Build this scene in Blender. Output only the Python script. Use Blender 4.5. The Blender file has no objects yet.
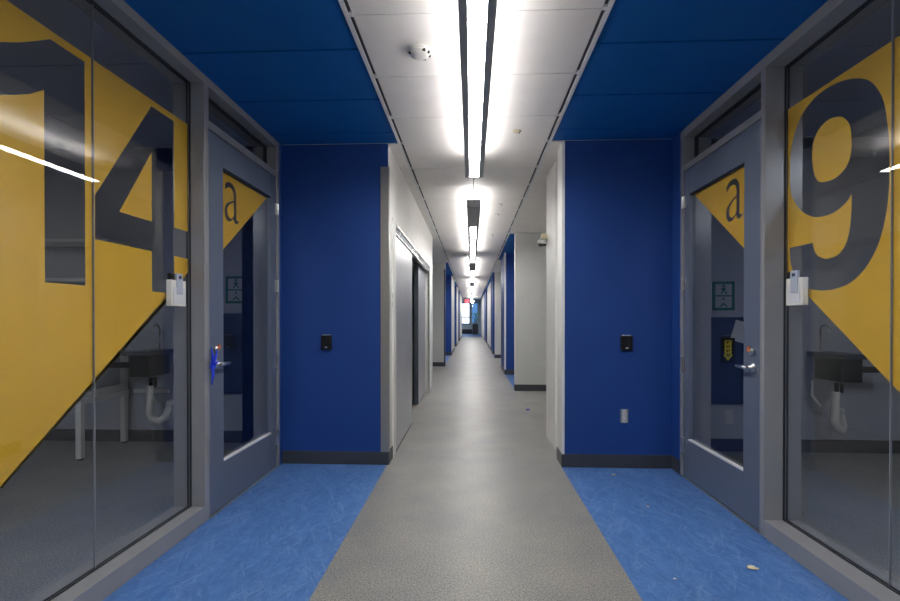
import bpy, bmesh, math, random
from mathutils import Vector, Matrix
random.seed(7)
S = bpy.context.scene
COL = S.collection

# ------------------------------------------------------------------ materials
def lin(c):
    return tuple(((v/255)/12.92 if v/255 <= .04045 else ((v/255+.055)/1.055)**2.4) for v in c)

def base_mat(name, col, rough=.5, metal=0., spec=.5, bump=None):
    m = bpy.data.materials.new(name); m.use_nodes = True
    nt = m.node_tree; b = nt.nodes['Principled BSDF']
    b.inputs['Roughness'].default_value = rough
    b.inputs['Metallic'].default_value = metal
    b.inputs['Specular IOR Level'].default_value = spec
    col4 = (*col, 1)
    # a faint procedural mottling so no surface is perfectly even
    tc = nt.nodes.new('ShaderNodeTexCoord'); n = nt.nodes.new('ShaderNodeTexNoise')
    n.inputs['Scale'].default_value = 6; n.inputs['Detail'].default_value = 4
    nt.links.new(tc.outputs['Object'], n.inputs['Vector'])
    mx = nt.nodes.new('ShaderNodeMix'); mx.data_type = 'RGBA'
    mx.inputs['A'].default_value = tuple(v*.93 for v in col)+(1,)
    mx.inputs['B'].default_value = tuple(min(1, v*1.07) for v in col)+(1,)
    nt.links.new(n.outputs['Fac'], mx.inputs['Factor'])
    nt.links.new(mx.outputs['Result'], b.inputs['Base Color'])
    if bump:
        n2 = nt.nodes.new('ShaderNodeTexNoise'); n2.inputs['Scale'].default_value = bump[0]; n2.inputs['Detail'].default_value = 3
        nt.links.new(tc.outputs['Object'], n2.inputs['Vector'])
        bp = nt.nodes.new('ShaderNodeBump'); bp.inputs['Strength'].default_value = bump[1]; bp.inputs['Distance'].default_value = .002
        nt.links.new(n2.outputs['Fac'], bp.inputs['Height']); nt.links.new(bp.outputs['Normal'], b.inputs['Normal'])
    return m

def emit_mat(name, col, strength):
    m = bpy.data.materials.new(name); m.use_nodes = True
    b = m.node_tree.nodes['Principled BSDF']
    b.inputs['Base Color'].default_value = (.8, .8, .8, 1)
    b.inputs['Emission Color'].default_value = (*col, 1)
    b.inputs['Emission Strength'].default_value = strength
    return m

def glass_mat(name, tint):
    m = bpy.data.materials.new(name); m.use_nodes = True
    nt = m.node_tree; nt.nodes.clear()
    out = nt.nodes.new('ShaderNodeOutputMaterial')
    tr = nt.nodes.new('ShaderNodeBsdfTransparent'); tr.inputs['Color'].default_value = (*tint, 1)
    gl = nt.nodes.new('ShaderNodeBsdfGlossy'); gl.inputs['Roughness'].default_value = .0
    geo = nt.nodes.new('ShaderNodeNewGeometry')
    dot = nt.nodes.new('ShaderNodeVectorMath'); dot.operation = 'DOT_PRODUCT'
    nt.links.new(geo.outputs['Incoming'], dot.inputs[0]); nt.links.new(geo.outputs['Normal'], dot.inputs[1])
    def mth(op, a, bv=None, first=None):
        n = nt.nodes.new('ShaderNodeMath'); n.operation = op
        if first is not None: n.inputs[0].default_value = first; nt.links.new(a, n.inputs[1])
        else:
            nt.links.new(a, n.inputs[0])
            if bv is not None: n.inputs[1].default_value = bv
        return n.outputs[0]
    ab = mth('ABSOLUTE', dot.outputs['Value'])
    om = mth('SUBTRACT', ab, first=1.)
    p = mth('POWER', om, 5.)
    k = mth('MULTIPLY', p, .95)
    fac = mth('ADD', k, .05)
    mix = nt.nodes.new('ShaderNodeMixShader')
    nt.links.new(fac, mix.inputs['Fac']); nt.links.new(tr.outputs[0], mix.inputs[1]); nt.links.new(gl.outputs[0], mix.inputs[2])
    nt.links.new(mix.outputs[0], out.inputs['Surface'])
    return m

def gray_floor_mat():
    m = base_mat('grey_sheet_floor', (.2, .2, .2), .42, spec=.4); nt = m.node_tree; b = nt.nodes['Principled BSDF']
    tc = nt.nodes.new('ShaderNodeTexCoord')
    n1 = nt.nodes.new('ShaderNodeTexNoise'); n1.inputs['Scale'].default_value = 130; n1.inputs['Detail'].default_value = 4; n1.inputs['Roughness'].default_value = .7
    n2 = nt.nodes.new('ShaderNodeTexNoise'); n2.inputs['Scale'].default_value = 3; n2.inputs['Detail'].default_value = 5; n2.inputs['Roughness'].default_value = .65
    for n in (n1, n2): nt.links.new(tc.outputs['Object'], n.inputs['Vector'])
    r1 = nt.nodes.new('ShaderNodeValToRGB'); e = r1.color_ramp.elements
    e[0].position = .36; e[0].color = (.115, .118, .125, 1); e[1].position = .66; e[1].color = (.40, .395, .385, 1)
    nt.links.new(n1.outputs['Fac'], r1.inputs['Fac'])
    r2 = nt.nodes.new('ShaderNodeValToRGB'); e = r2.color_ramp.elements
    e[0].position = .35; e[0].color = (.86, .86, .87, 1); e[1].position = .7; e[1].color = (1.12, 1.08, 1.0, 1)
    nt.links.new(n2.outputs['Fac'], r2.inputs['Fac'])
    mx = nt.nodes.new('ShaderNodeMix'); mx.data_type = 'RGBA'; mx.blend_type = 'MULTIPLY'; mx.inputs['Factor'].default_value = 1
    nt.links.new(r1.outputs['Color'], mx.inputs['A']); nt.links.new(r2.outputs['Color'], mx.inputs['B'])
    nt.links.new(mx.outputs['Result'], b.inputs['Base Color'])
    return m

def blue_floor_mat():
    m = base_mat('blue_sheet_floor', (.05, .15, .5), .45, spec=.35); nt = m.node_tree; b = nt.nodes['Principled BSDF']
    tc = nt.nodes.new('ShaderNodeTexCoord')
    n1 = nt.nodes.new('ShaderNodeTexNoise'); n1.inputs['Scale'].default_value = 16; n1.inputs['Detail'].default_value = 8; n1.inputs['Roughness'].default_value = .75; n1.inputs['Distortion'].default_value = .8
    m1 = nt.nodes.new('ShaderNodeMapping'); m1.inputs['Scale'].default_value = (1.5, .5, 1)
    nt.links.new(tc.outputs['Object'], m1.inputs['Vector']); nt.links.new(m1.outputs['Vector'], n1.inputs['Vector'])
    r1 = nt.nodes.new('ShaderNodeValToRGB'); e = r1.color_ramp.elements
    e[0].position = .3; e[0].color = (.036, .12, .35, 1); e[1].position = .75; e[1].color = (.11, .24, .55, 1)
    nt.links.new(n1.outputs['Fac'], r1.inputs['Fac'])
    # fine scuffs: thin wandering scratches where a stretched noise crosses its middle value, in patches
    def math_(op, a, b):
        n = nt.nodes.new('ShaderNodeMath'); n.operation = op; n.use_clamp = op in ('MULTIPLY', 'SUBTRACT')
        for k, v in enumerate((a, b)):
            if isinstance(v, (int, float)): n.inputs[k].default_value = v
            elif v is not None: nt.links.new(v, n.inputs[k])
        return n.outputs[0]
    tot = None
    for rot, sc, seed, amp in (((0, 0, .45), (1/9, 1/1.2, 1), 3.1, .38), ((0, 0, -.5), (1/8, 1/1.3, 1), 9.7, .34), ((0, 0, 1.2), (1/10, 1/2.5, 1), 5.5, .22)):
        mp = nt.nodes.new('ShaderNodeMapping'); mp.vector_type = 'TEXTURE'; mp.inputs['Rotation'].default_value = rot; mp.inputs['Scale'].default_value = sc; mp.inputs['Location'].default_value = (seed, seed, 0)
        n2 = nt.nodes.new('ShaderNodeTexNoise'); n2.inputs['Scale'].default_value = 1.6; n2.inputs['Detail'].default_value = 4; n2.inputs['Roughness'].default_value = .6; n2.inputs['Distortion'].default_value = .6
        nt.links.new(tc.outputs['Object'], mp.inputs['Vector']); nt.links.new(mp.outputs['Vector'], n2.inputs['Vector'])
        d = nt.nodes.new('ShaderNodeMath'); d.operation = 'SUBTRACT'; nt.links.new(n2.outputs['Fac'], d.inputs[0]); d.inputs[1].default_value = .5
        a = nt.nodes.new('ShaderNodeMath'); a.operation = 'ABSOLUTE'; nt.links.new(d.outputs[0], a.inputs[0])
        w = nt.nodes.new('ShaderNodeMath'); w.operation = 'MULTIPLY'; nt.links.new(a.outputs[0], w.inputs[0]); w.inputs[1].default_value = 26.
        line = math_('SUBTRACT', 1., w.outputs[0])
        n3 = nt.nodes.new('ShaderNodeTexNoise'); n3.inputs['Scale'].default_value = 5; n3.inputs['Detail'].default_value = 3
        nt.links.new(mp.outputs['Vector'], n3.inputs['Vector'])
        r3 = nt.nodes.new('ShaderNodeValToRGB'); e = r3.color_ramp.elements; e[0].position = .47; e[1].position = .62; e[1].color = (amp, amp, amp, 1)
        nt.links.new(n3.outputs['Fac'], r3.inputs['Fac'])
        v = math_('MULTIPLY', line, r3.outputs['Color'])
        tot = v if tot is None else math_('MAXIMUM', tot, v)
    mx = nt.nodes.new('ShaderNodeMix'); mx.data_type = 'RGBA'
    nt.links.new(tot, mx.inputs['Factor']); nt.links.new(r1.outputs['Color'], mx.inputs['A'])
    mx.inputs['B'].default_value = (.26, .38, .62, 1)
    nt.links.new(mx.outputs['Result'], b.inputs['Base Color'])
    return m

M = {}
M['blue'] = base_mat('blue_wall_paint', (.014, .058, .255), .5, spec=.3, bump=(300, .15))
M['blue_ceil'] = base_mat('blue_ceiling_panel', (.004, .115, .40), .6, spec=.2)
M['white_wall'] = base_mat('white_wall_paint', (.74, .74, .72), .5)
M['grey_wall'] = base_mat('light_grey_wall_paint', (.62, .63, .62), .55)
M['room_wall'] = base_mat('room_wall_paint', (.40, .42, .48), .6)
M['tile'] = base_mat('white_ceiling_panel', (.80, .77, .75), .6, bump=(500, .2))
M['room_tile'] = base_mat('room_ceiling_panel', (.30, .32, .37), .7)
M['trim_white'] = base_mat('white_ceiling_trim', (.70, .71, .74), .35)
M['dark_groove'] = base_mat('dark_groove', (.05, .055, .068), .6)
M['frame'] = base_mat('grey_painted_steel', (.27, .27, .285), .24, spec=.6)
M['leaf'] = base_mat('grey_blue_door_paint', (.115, .14, .20), .35)
M['gasket'] = base_mat('black_rubber', (.012, .013, .018), .5)
M['base'] = base_mat('charcoal_rubber_base', (.045, .05, .062), .45)
M['yellow'] = base_mat('yellow_vinyl_film', (.97, .55, .045), .5, spec=.2)
M['guard'] = base_mat('worn_steel_guard', (.36, .35, .32), .35, metal=.6)
M['steel'] = base_mat('brushed_steel', (.60, .60, .60), .28, metal=1.)
M['track'] = base_mat('bright_aluminium_track', (.85, .85, .86), .2, metal=.6)
M['slide'] = base_mat('satin_metal_sliding_door', (.47, .48, .52), .33, metal=.55)
M['dark_metal'] = base_mat('dark_grey_metal', (.07, .085, .11), .4, metal=.4)
M['housing'] = base_mat('grey_lamp_housing', (.34, .36, .38), .45)
M['white_plastic'] = base_mat('white_plastic', (.72, .71, .68), .4)
M['grey_card'] = base_mat('grey_plastic_card', (.42, .46, .56), .4)
M['black'] = base_mat('black_plastic', (.006, .006, .007), .35)
M['ribbon'] = base_mat('bright_blue_plastic_tie', (.01, .05, .75), .4)
M['orange'] = base_mat('orange_plastic', (.7, .16, .04), .4)
M['green'] = base_mat('green_print', (.0, .16, .10), .5)
M['sign_white'] = base_mat('pale_sign_face', (.42, .45, .47), .5)
M['sign_yellow'] = base_mat('yellow_print', (.75, .62, .02), .5)
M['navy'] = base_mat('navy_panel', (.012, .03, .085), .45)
M['paper'] = base_mat('white_paper', (.62, .64, .68), .6)
M['cream'] = base_mat('cream_plaster_crumb', (.72, .64, .42), .8)
M['leafgreen'] = base_mat('green_leaf', (.16, .36, .06), .5)
M['pot'] = base_mat('dark_planter', (.03, .032, .04), .5)
M['end_wall'] = base_mat('pale_blue_wall_paint', (.55, .65, .72), .5)
M['end_blind'] = glass_mat('blue_glass', (.22, .34, .48))
M['gfloor'] = gray_floor_mat()
M['bfloor'] = blue_floor_mat()
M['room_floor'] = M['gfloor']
M['lens'] = emit_mat('lamp_lens', (1., .985, .95), 38.)
M['fill_lens'] = emit_mat('fill_lamp_lens', (.90, .94, 1.), 9.)  # glow of the added fill lamps out of view
M['uplens'] = emit_mat('lamp_upper_lens', (1., .965, .93), 11.5)
M['exit'] = emit_mat('red_exit_sign_face', (1., .02, .06), 2.2)
M['glass'] = glass_mat('clear_glass', (.90, .92, .95))

# ------------------------------------------------------------------ mesh helpers
class MB:
    def __init__(self): self.bm = bmesh.new()
    def box(self, a, b, bev=0.):
        lo = [min(a[i], b[i]) for i in range(3)]; hi = [max(a[i], b[i]) for i in range(3)]
        r = bmesh.ops.create_cube(self.bm, size=1.)
        vs = r['verts']
        for v in vs:
            for i in range(3): v.co[i] = lo[i] + (v.co[i]+.5)*(hi[i]-lo[i])
        if bev:
            es = list({e for v in vs for e in v.link_edges})
            bmesh.ops.bevel(self.bm, geom=es, offset=bev, segments=2, affect='EDGES', profile=.5)
        return self
    def cyl(self, c0, c1, r0, r1=None, seg=20):
        c0 = Vector(c0); c1 = Vector(c1); d = c1-c0; r1 = r0 if r1 is None else r1
        q = d.to_track_quat('Z', 'Y').to_matrix().to_4x4()
        bmesh.ops.create_cone(self.bm, cap_ends=True, segments=seg, radius1=r0, radius2=r1, depth=d.length,
                              matrix=Matrix.Translation((c0+c1)/2) @ q)
        return self
    def sph(self, c, r, sc=(1, 1, 1), seg=16):
        bmesh.ops.create_uvsphere(self.bm, u_segments=seg, v_segments=seg//2, radius=r,
                                  matrix=Matrix.Translation(c) @ Matrix.Diagonal((*sc, 1)))
        return self
    def tube(self, pts, r, seg=8):
        pts = [Vector(p) for p in pts]; rings = []
        for i, p in enumerate(pts):
            d = (pts[min(i+1, len(pts)-1)] - pts[max(i-1, 0)]).normalized()
            q = d.to_track_quat('Z', 'Y')
            rr = r[i] if isinstance(r, (list, tuple)) else r
            rings.append([self.bm.verts.new(p + q @ Vector((math.cos(t)*rr, math.sin(t)*rr, 0))) for t in [2*math.pi*k/seg for k in range(seg)]])
        for a, b in zip(rings, rings[1:]):
            for k in range(seg): self.bm.faces.new((a[k], a[(k+1) % seg], b[(k+1) % seg], b[k]))
        self.bm.faces.new(rings[0][::-1]); self.bm.faces.new(rings[-1])
        return self
    def lathe(self, prof, c, axis='Z', seg=28):
        c = Vector(c); rings = []
        for r, h in prof:
            ring = []
            for k in range(seg):
                t = 2*math.pi*k/seg; v = Vector((math.cos(t)*r, math.sin(t)*r, h))
                if axis == 'Y': v = Vector((v.x, v.z, v.y))
                if axis == 'X': v = Vector((v.z, v.x, v.y))
                ring.append(self.bm.verts.new(c+v))
            rings.append(ring)
        for a, b in zip(rings, rings[1:]):
            for k in range(seg): self.bm.faces.new((a[k], a[(k+1) % seg], b[(k+1) % seg], b[k]))
        self.bm.faces.new(rings[0]); self.bm.faces.new(rings[-1])
        return self
    def prism(self, pts, off):
        off = Vector(off); a = [self.bm.verts.new(p) for p in pts]; b = [self.bm.verts.new(Vector(p)+off) for p in pts]
        self.bm.faces.new(a); self.bm.faces.new(b[::-1])
        n = len(a)
        for i in range(n): self.bm.faces.new((a[i], b[i], b[(i+1) % n], a[(i+1) % n]))
        return self
    def build(self, name, mat, parent=None, smooth=False, loc=None):
        bmesh.ops.recalc_face_normals(self.bm, faces=self.bm.faces)
        me = bpy.data.meshes.new(name)
        if parent is not None or loc is not None:
            o = Vector(loc) if loc is not None else Vector(world_loc(parent))
            for v in self.bm.verts: v.co -= o
        self.bm.to_mesh(me); self.bm.free()
        me.materials.append(M[mat] if isinstance(mat, str) else mat)
        if smooth:
            for p in me.polygons: p.use_smooth = True
        ob = bpy.data.objects.new(name, me); COL.objects.link(ob)
        if parent is not None: ob.parent = parent
        if loc is not None and parent is None: ob.location = loc
        elif loc is not None: ob.location = Vector(loc) - Vector(world_loc(parent))
        return ob
def world_loc(o):
    p = Vector((0, 0, 0))
    while o is not None: p += o.location; o = o.parent
    return p
def empty(name, loc):
    o = bpy.data.objects.new(name, None); COL.objects.link(o); o.location = loc; o.empty_display_size = .05
    return o
def tag(o, label, cat, group=None, kind=None):
    o['label'] = label; o['category'] = cat
    if group: o['group'] = group
    if kind: o['kind'] = kind
    return o
def struct(o, label=None, cat=None):
    o['kind'] = 'structure'
    if label: o['label'] = label
    if cat: o['category'] = cat
    return o
def sbox(name, a, b, mat, label=None, cat=None):
    return struct(MB().box(a, b).build(name, mat, loc=((a[0]+b[0])/2, (a[1]+b[1])/2, min(a[2], b[2]))), label, cat)

def film(name, splines, x, t, mat, parent):
    """outline sheet with cut-outs: splines are lists of (y, z); even-odd filled; lies at x and is t thick"""
    cu = bpy.data.curves.new(name, 'CURVE'); cu.dimensions = '2D'; cu.fill_mode = 'BOTH'; cu.extrude = abs(t)/2
    for sp in splines:
        s = cu.splines.new('POLY'); s.points.add(len(sp)-1); s.use_cyclic_u = True
        for p, q in zip(s.points, sp): p.co = (q[0], q[1], 0, 1)
    tmp = bpy.data.objects.new('tmp', cu); COL.objects.link(tmp)
    dg = bpy.context.evaluated_depsgraph_get(); dg.update()
    me = bpy.data.meshes.new_from_object(tmp.evaluated_get(dg))
    bpy.data.objects.remove(tmp); bpy.data.curves.remove(cu)
    o = Vector(world_loc(parent))
    for v in me.vertices: v.co = Vector((x + v.co.z, v.co.x, v.co.y)) - o
    me.name = name; me.materials.clear(); me.materials.append(M[mat])
    ob = bpy.data.objects.new(name, me); COL.objects.link(ob); ob.parent = parent
    return ob
def smooth_loop(segs, n=6):
    """segs: list of open runs of points; each run is Catmull-Rom smoothed, runs meet in corners"""
    out = []
    for run in segs:
        P = [run[0]] + list(run) + [run[-1]]
        for i in range(1, len(P)-2):
            p0, p1, p2, p3 = P[i-1], P[i], P[i+1], P[i+2]
            for k in range(n):
                t = k/n
                out.append(tuple(.5*((2*p1[j]) + (-p0[j]+p2[j])*t + (2*p0[j]-5*p1[j]+4*p2[j]-p3[j])*t*t + (-p0[j]+3*p1[j]-3*p2[j]+p3[j])*t**3) for j in (0, 1)))
        if len(segs) > 1: pass
    return out
def smooth_closed(pts, n=6):
    out = []; N = len(pts)
    for i in range(N):
        p0, p1, p2, p3 = pts[i-1], pts[i], pts[(i+1) % N], pts[(i+2) % N]
        for k in range(n):
            t = k/n
            out.append(tuple(.5*((2*p1[j]) + (-p0[j]+p2[j])*t + (2*p0[j]-5*p1[j]+4*p2[j]-p3[j])*t*t + (-p0[j]+3*p1[j]-3*p2[j]+p3[j])*t**3) for j in (0, 1)))
    return out

CEIL = 2.42
# ------------------------------------------------------------------ floors
XA, XB = -.635, .668          # edges of the grey strip
Y0, Y1 = -3.0, 30.5
sbox('floor', (XA, Y0, -.1), (XB, Y1, 0), 'gfloor')
sbox('floor', (-1.44, Y0, -.1), (XA, 3.70, 0), 'bfloor')
sbox('floor', (XB, Y0, -.1), (1.475, 3.70, 0), 'bfloor')
sbox('floor', (-2.6, 7.95, -.1), (XA, 11.45, 0), 'gfloor')
sbox('floor', (XB, 4.65, -.1), (2.6, 7.6, 0), 'gfloor')
sbox('floor', (XB, 3.70, -.1), (1.9, 4.65, 0), 'gfloor')
sbox('floor', (-1.9, 3.70, -.1), (XA, 7.95, 0), 'gfloor')
for s, a, b in ((1, 7.75, 9.85), (1, 14.15, 15.5), (1, 16.5, 17.5), (-1, 11.6, 14.9), (-1, 17.5, 19.8), (-1, 22.6, 24.7)):
    sbox('floor', ((XB if s > 0 else XA), a, -.1), (s*1.47, b, 0), 'bfloor')
sbox('floor', (XB, 11.1, -.1), (2.6, 13.97, 0), 'gfloor')
sbox('floor', (-2.2, 30.5, -.1), (2.2, 37.0, 0), 'bfloor')
sbox('floor', (-4.9, Y0, -.1), (-1.44, 4.31, 0), 'room_floor')
sbox('floor', (1.475, Y0, -.1), (5.0, 4.20, 0), 'room_floor')

sbox('floor', (-2.6, 11.6, -.1), (XA, 30.5, -.003), 'gfloor')
sbox('floor', (XB, 14.1, -.1), (2.6, 30.5, -.003), 'gfloor')
# ------------------------------------------------------------------ ceilings
def tiles(name, x0, x1, ys, mat, gap=.004, th=.02, bev=.002):
    mb = MB()
    for a, b in zip(ys, ys[1:]): mb.box((x0, a+gap/2, CEIL), (x1, b-gap/2, CEIL+th), bev)
    return struct(mb.build(name, mat, loc=((x0+x1)/2, (ys[0]+ys[-1])/2, CEIL)))
step = .5515
ysw = [2.135 + step*k for k in range(-9, 3)] + [3.765 + .565*k for k in range(1, 48)]
ysw = [y for y in ysw if Y0-.6 <= y <= 30.6]
tiles('ceiling', -.516, .556, ysw, 'tile')
ysb = [2.405 + step*k for k in range(-9, 2)] + [3.485, 3.70]
ysb = sorted(set(round(y, 3) for y in ysb if abs(y-3.508) > .001))
tiles('ceiling', -1.62, -.55, ysb, 'blue_ceil', gap=.014, bev=.003)
tiles('ceiling', .592, 1.66, ysb, 'blue_ceil', gap=.014, bev=.003)
# backing above the joints
sbox('ceiling', (-5, Y0-.7, CEIL+.021), (5, 38, CEIL+.10), 'dark_groove')
# grey-white strips outside the trim where walls are close, blue ones in the bays
def side_ceil(s, a, b, mat, x1):
    n = max(1, round((b-a)/.565)); ys = [a+(b-a)*k/n for k in range(n+1)]
    xi = .592 if s > 0 else -.55
    tiles('ceiling', min(xi, x1), max(xi, x1), ys, mat)
side_ceil(-1, 3.70, 11.55, 'tile', -2.6); side_ceil(1, 3.70, 7.7, 'tile', 2.6)
side_ceil(1, 7.7, 11.1, 'blue_ceil', 1.5); side_ceil(1, 11.1, 14.05, 'tile', 2.6)
side_ceil(1, 14.05, 21, 'blue_ceil', 1.5); side_ceil(1, 21, 30.5, 'blue_ceil', 1.5)
side_ceil(-1, 11.55, 15.1, 'blue_ceil', -1.5); side_ceil(-1, 15.1, 17.5, 'tile', -1.5)
side_ceil(-1, 17.5, 20.3, 'blue_ceil', -1.5); side_ceil(-1, 20.3, 22.6, 'tile', -1.5); side_ceil(-1, 22.6, 30.5, 'blue_ceil', -1.5)
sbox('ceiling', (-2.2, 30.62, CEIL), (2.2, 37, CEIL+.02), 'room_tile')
tl = [Y0+.61*k for k in range(13)]
tl = [y for y in tl if y < 4.3]+[4.31]
mb = MB(); 
for a, b in zip(tl, tl[1:]):
    for k in range(3): mb.box((-1.63-1.1*(k+1), a+.004, CEIL), (-1.638-1.1*k, b-.004, CEIL+.018), .002)
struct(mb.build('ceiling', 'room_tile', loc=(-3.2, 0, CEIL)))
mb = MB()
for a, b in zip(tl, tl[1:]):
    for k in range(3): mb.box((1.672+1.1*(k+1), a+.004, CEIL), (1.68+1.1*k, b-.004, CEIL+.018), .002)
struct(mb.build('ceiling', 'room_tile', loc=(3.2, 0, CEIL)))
# trims: pale T profile plus a dark shadow groove beside it
for i, (xa, xb, ga, gb) in enumerate(((-.550, -.534, -.534, -.516), (.574, .592, .556, .574))):
    sbox('trim_%d' % (i+1), (xa, Y0, CEIL-.006), (xb, 30.5, CEIL+.02), 'trim_white')
    mb = MB()
    for a, b in zip(ysw, ysw[1:]): mb.box((ga, a+.012, CEIL+.012), (gb, b-.012, CEIL+.02))
    struct(mb.build('trim_%d' % (i+1), 'dark_groove', loc=(ga, 10, CEIL)))
    mb = MB()
    for y in ysw[1:-1]: mb.box((ga, y-.012, CEIL), (gb, y+.012, CEIL+.012))
    struct(mb.build('trim_%d' % (i+1), 'tile', loc=(ga, 10, CEIL)))
# pale trim across the corridor where the blue ceiling stops
sbox('trim_3', (-.635, 3.70, CEIL-.004), (-.516, 3.714, CEIL+.02), 'trim_white')
sbox('trim_3', (.556, 3.70, CEIL-.004), (.672, 3.714, CEIL+.02), 'trim_white')

# ------------------------------------------------------------------ corridor walls
def block(s, x, y0, y1, front, side, wout=1.9, base=True, name=None, sideb=True):
    """a wall block beside the corridor: painted front (facing the camera) and painted corridor face"""
    side_name = 'left' if s < 0 else 'right'
    a = (s*x, y0+.006, 0); b = (s*wout, y1, CEIL)
    sbox('wall_'+side_name, (s*(x+.006), y0+.006, 0), (s*wout, y1, CEIL), side)
    sbox('wall_'+side_name, (s*x, y0, 0), (s*wout, y0+.006, CEIL), front)        # front skin
    sbox('wall_'+side_name, (s*x, y0+.006, 0), (s*(x+.006), y1, CEIL), side)
    if base:
        mb = MB().box((s*(x-.006), y0-.008, 0), (s*wout, y0, .097), .002)
        if sideb: mb.box((s*(x-.006), y0-.008, 0), (s*x, y1, .097), .002)
        struct(mb.build('baseboard_'+side_name, 'base', loc=(s*x, y0, 0)))
# left
block(-1, .628, 3.70, 3.885, 'blue', 'white_wall', 1.75)
sbox('wall_left', (-.628, 3.885, 1.905), (-.80, 7.30, CEIL), 'white_wall')
sbox('wall_left', (-.628, 7.30, 0), (-.80, 7.95, CEIL), 'white_wall')
sbox('wall_left', (-.80, 3.72, 0), (-.90, 7.95, CEIL), 'grey_wall')
sbox('wall_left', (-.90, 7.85, 0), (-2.6, 7.95, CEIL), 'grey_wall')
sbox('wall_left', (-2.6, 7.85, 0), (-2.7, 11.5, CEIL), 'grey_wall')
block(-1, .612, 11.45, 11.6, 'grey_wall', 'white_wall', 2.6)
sbox('wall_left', (-1.47, 11.6, 0), (-1.57, 14.9, CEIL), 'blue')
block(-1, .605, 14.9, 17.5, 'blue', 'white_wall', 1.6)
sbox('wall_left', (-1.47, 17.5, 0), (-1.57, 19.8, CEIL), 'blue')
block(-1, .60, 19.8, 22.6, 'blue', 'white_wall', 1.6)
sbox('wall_left', (-1.47, 22.6, 0), (-1.57, 24.7, CEIL), 'blue')
block(-1, .59, 24.7, 30.5, 'blue', 'grey_wall', 2.2)
sbox('trim_4', (-.628, 3.693, .097), (-.684, 3.70, 2.245), 'guard', 'brushed metal corner guard on the left blue wall edge', 'corner guard')
sbox('trim_4', (-.621, 3.693, .097), (-.628, 3.745, 2.245), 'guard')
sbox('trim_5', (-.606, 11.44, .097), (-.640, 11.45, 2.25), 'dark_metal')
# right
block(1, .675, 3.70, 3.92, 'blue', 'white_wall', 1.75)
sbox('wall_right', (.745, 3.92, 0), (1.75, 4.17, CEIL), 'white_wall')
sbox('wall_right', (.70, 4.17, 0), (1.75, 4.66, CEIL), 'white_wall')
sbox('trim_6', (.670, 3.695, .097), (.690, 3.700, CEIL), 'trim_white')
sbox('wall_right', (1.75, 4.56, 0), (2.6, 4.66, CEIL), 'grey_wall')
sbox('wall_right', (2.6, 4.56, 0), (2.7, 7.65, CEIL), 'grey_wall')
block(1, .668, 7.60, 7.75, 'grey_wall', 'white_wall', 2.6)
sbox('trim_6', (.662, 7.594, .097), (.676, 7.600, CEIL), 'trim_white')
sbox('wall_right', (1.47, 7.75, 0), (1.57, 9.85, CEIL), 'blue')
block(1, .660, 9.85, 11.1, 'blue', 'blue', 1.75)
sbox('trim_6', (.650, 9.843, .097), (.684, 9.850, CEIL), 'trim_white')
sbox('wall_right', (2.6, 11.0, 0), (2.7, 14.1, CEIL), 'grey_wall')
sbox('wall_right', (1.75, 11.0, 0), (2.6, 11.1, CEIL), 'grey_wall')
block(1, .662, 13.97, 14.15, 'grey_wall', 'white_wall', 2.6)
sbox('wall_right', (1.47, 14.15, 0), (1.57, 17.5, CEIL), 'blue')
block(1, .665, 15.5, 16.5, 'blue', 'blue', 1.47)
block(1, .68, 17.5, 21.5, 'blue', 'white_wall', 1.6)
sbox('wall_right', (1.47, 21.5, 0), (1.57, 22.6, CEIL), 'blue')
block(1, .67, 22.6, 26.0, 'blue', 'blue', 1.6)
block(1, .655, 26.0, 30.5, 'white_wall', 'grey_wall', 2.2, sideb=False)
# end lobby
sbox('wall_left', (-2.2, 30.5, 0), (-2.3, 37, CEIL), 'grey_wall')
sbox('wall_right', (.68, 30.5, 0), (2.3, 36.9, CEIL), 'grey_wall')
def wall_holes(name, y0, y1, x0, x1, holes, mat):
    mb = MB(); holes = sorted(holes); x = x0
    for hx0, hx1, hz0, hz1 in holes:
        mb.box((x, y0, 0), (hx0, y1, CEIL)); mb.box((hx0, y0, 0), (hx1, y1, hz0)); mb.box((hx0, y0, hz1), (hx1, y1, CEIL)); x = hx1
    mb.box((x, y0, 0), (x1, y1, CEIL))
    return struct(mb.build(name, mat, loc=((x0+x1)/2, y0, 0)))
wall_holes('wall_back', 37.0, 37.15, -2.2, 2.2, [(-.88, -.12, .74, 2.30), (.03, .46, .78, 2.30)], 'end_wall')
# behind the camera
sbox('wall_front', (-5, Y0-.1, 0), (5, Y0, CEIL), 'white_wall')

# side walls beside the near doors, wall over nothing: short blue returns
sbox('wall_left', (-1.44, 3.652, 0), (-1.63, 3.70, CEIL), 'blue')
sbox('wall_right', (1.475, 3.562, 0), (1.66, 3.70, CEIL), 'blue')
struct(MB().box((1.469, 3.566, 0), (1.475, 3.692, .097), .002).build('baseboard_right', 'base', loc=(1.47, 3.6, 0)))
sbox('wall_left', (-1.44, Y0, 0), (-1.62, -.6, CEIL), 'white_wall')
sbox('wall_right', (1.475, Y0, 0), (1.66, -.6, CEIL), 'white_wall')
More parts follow.
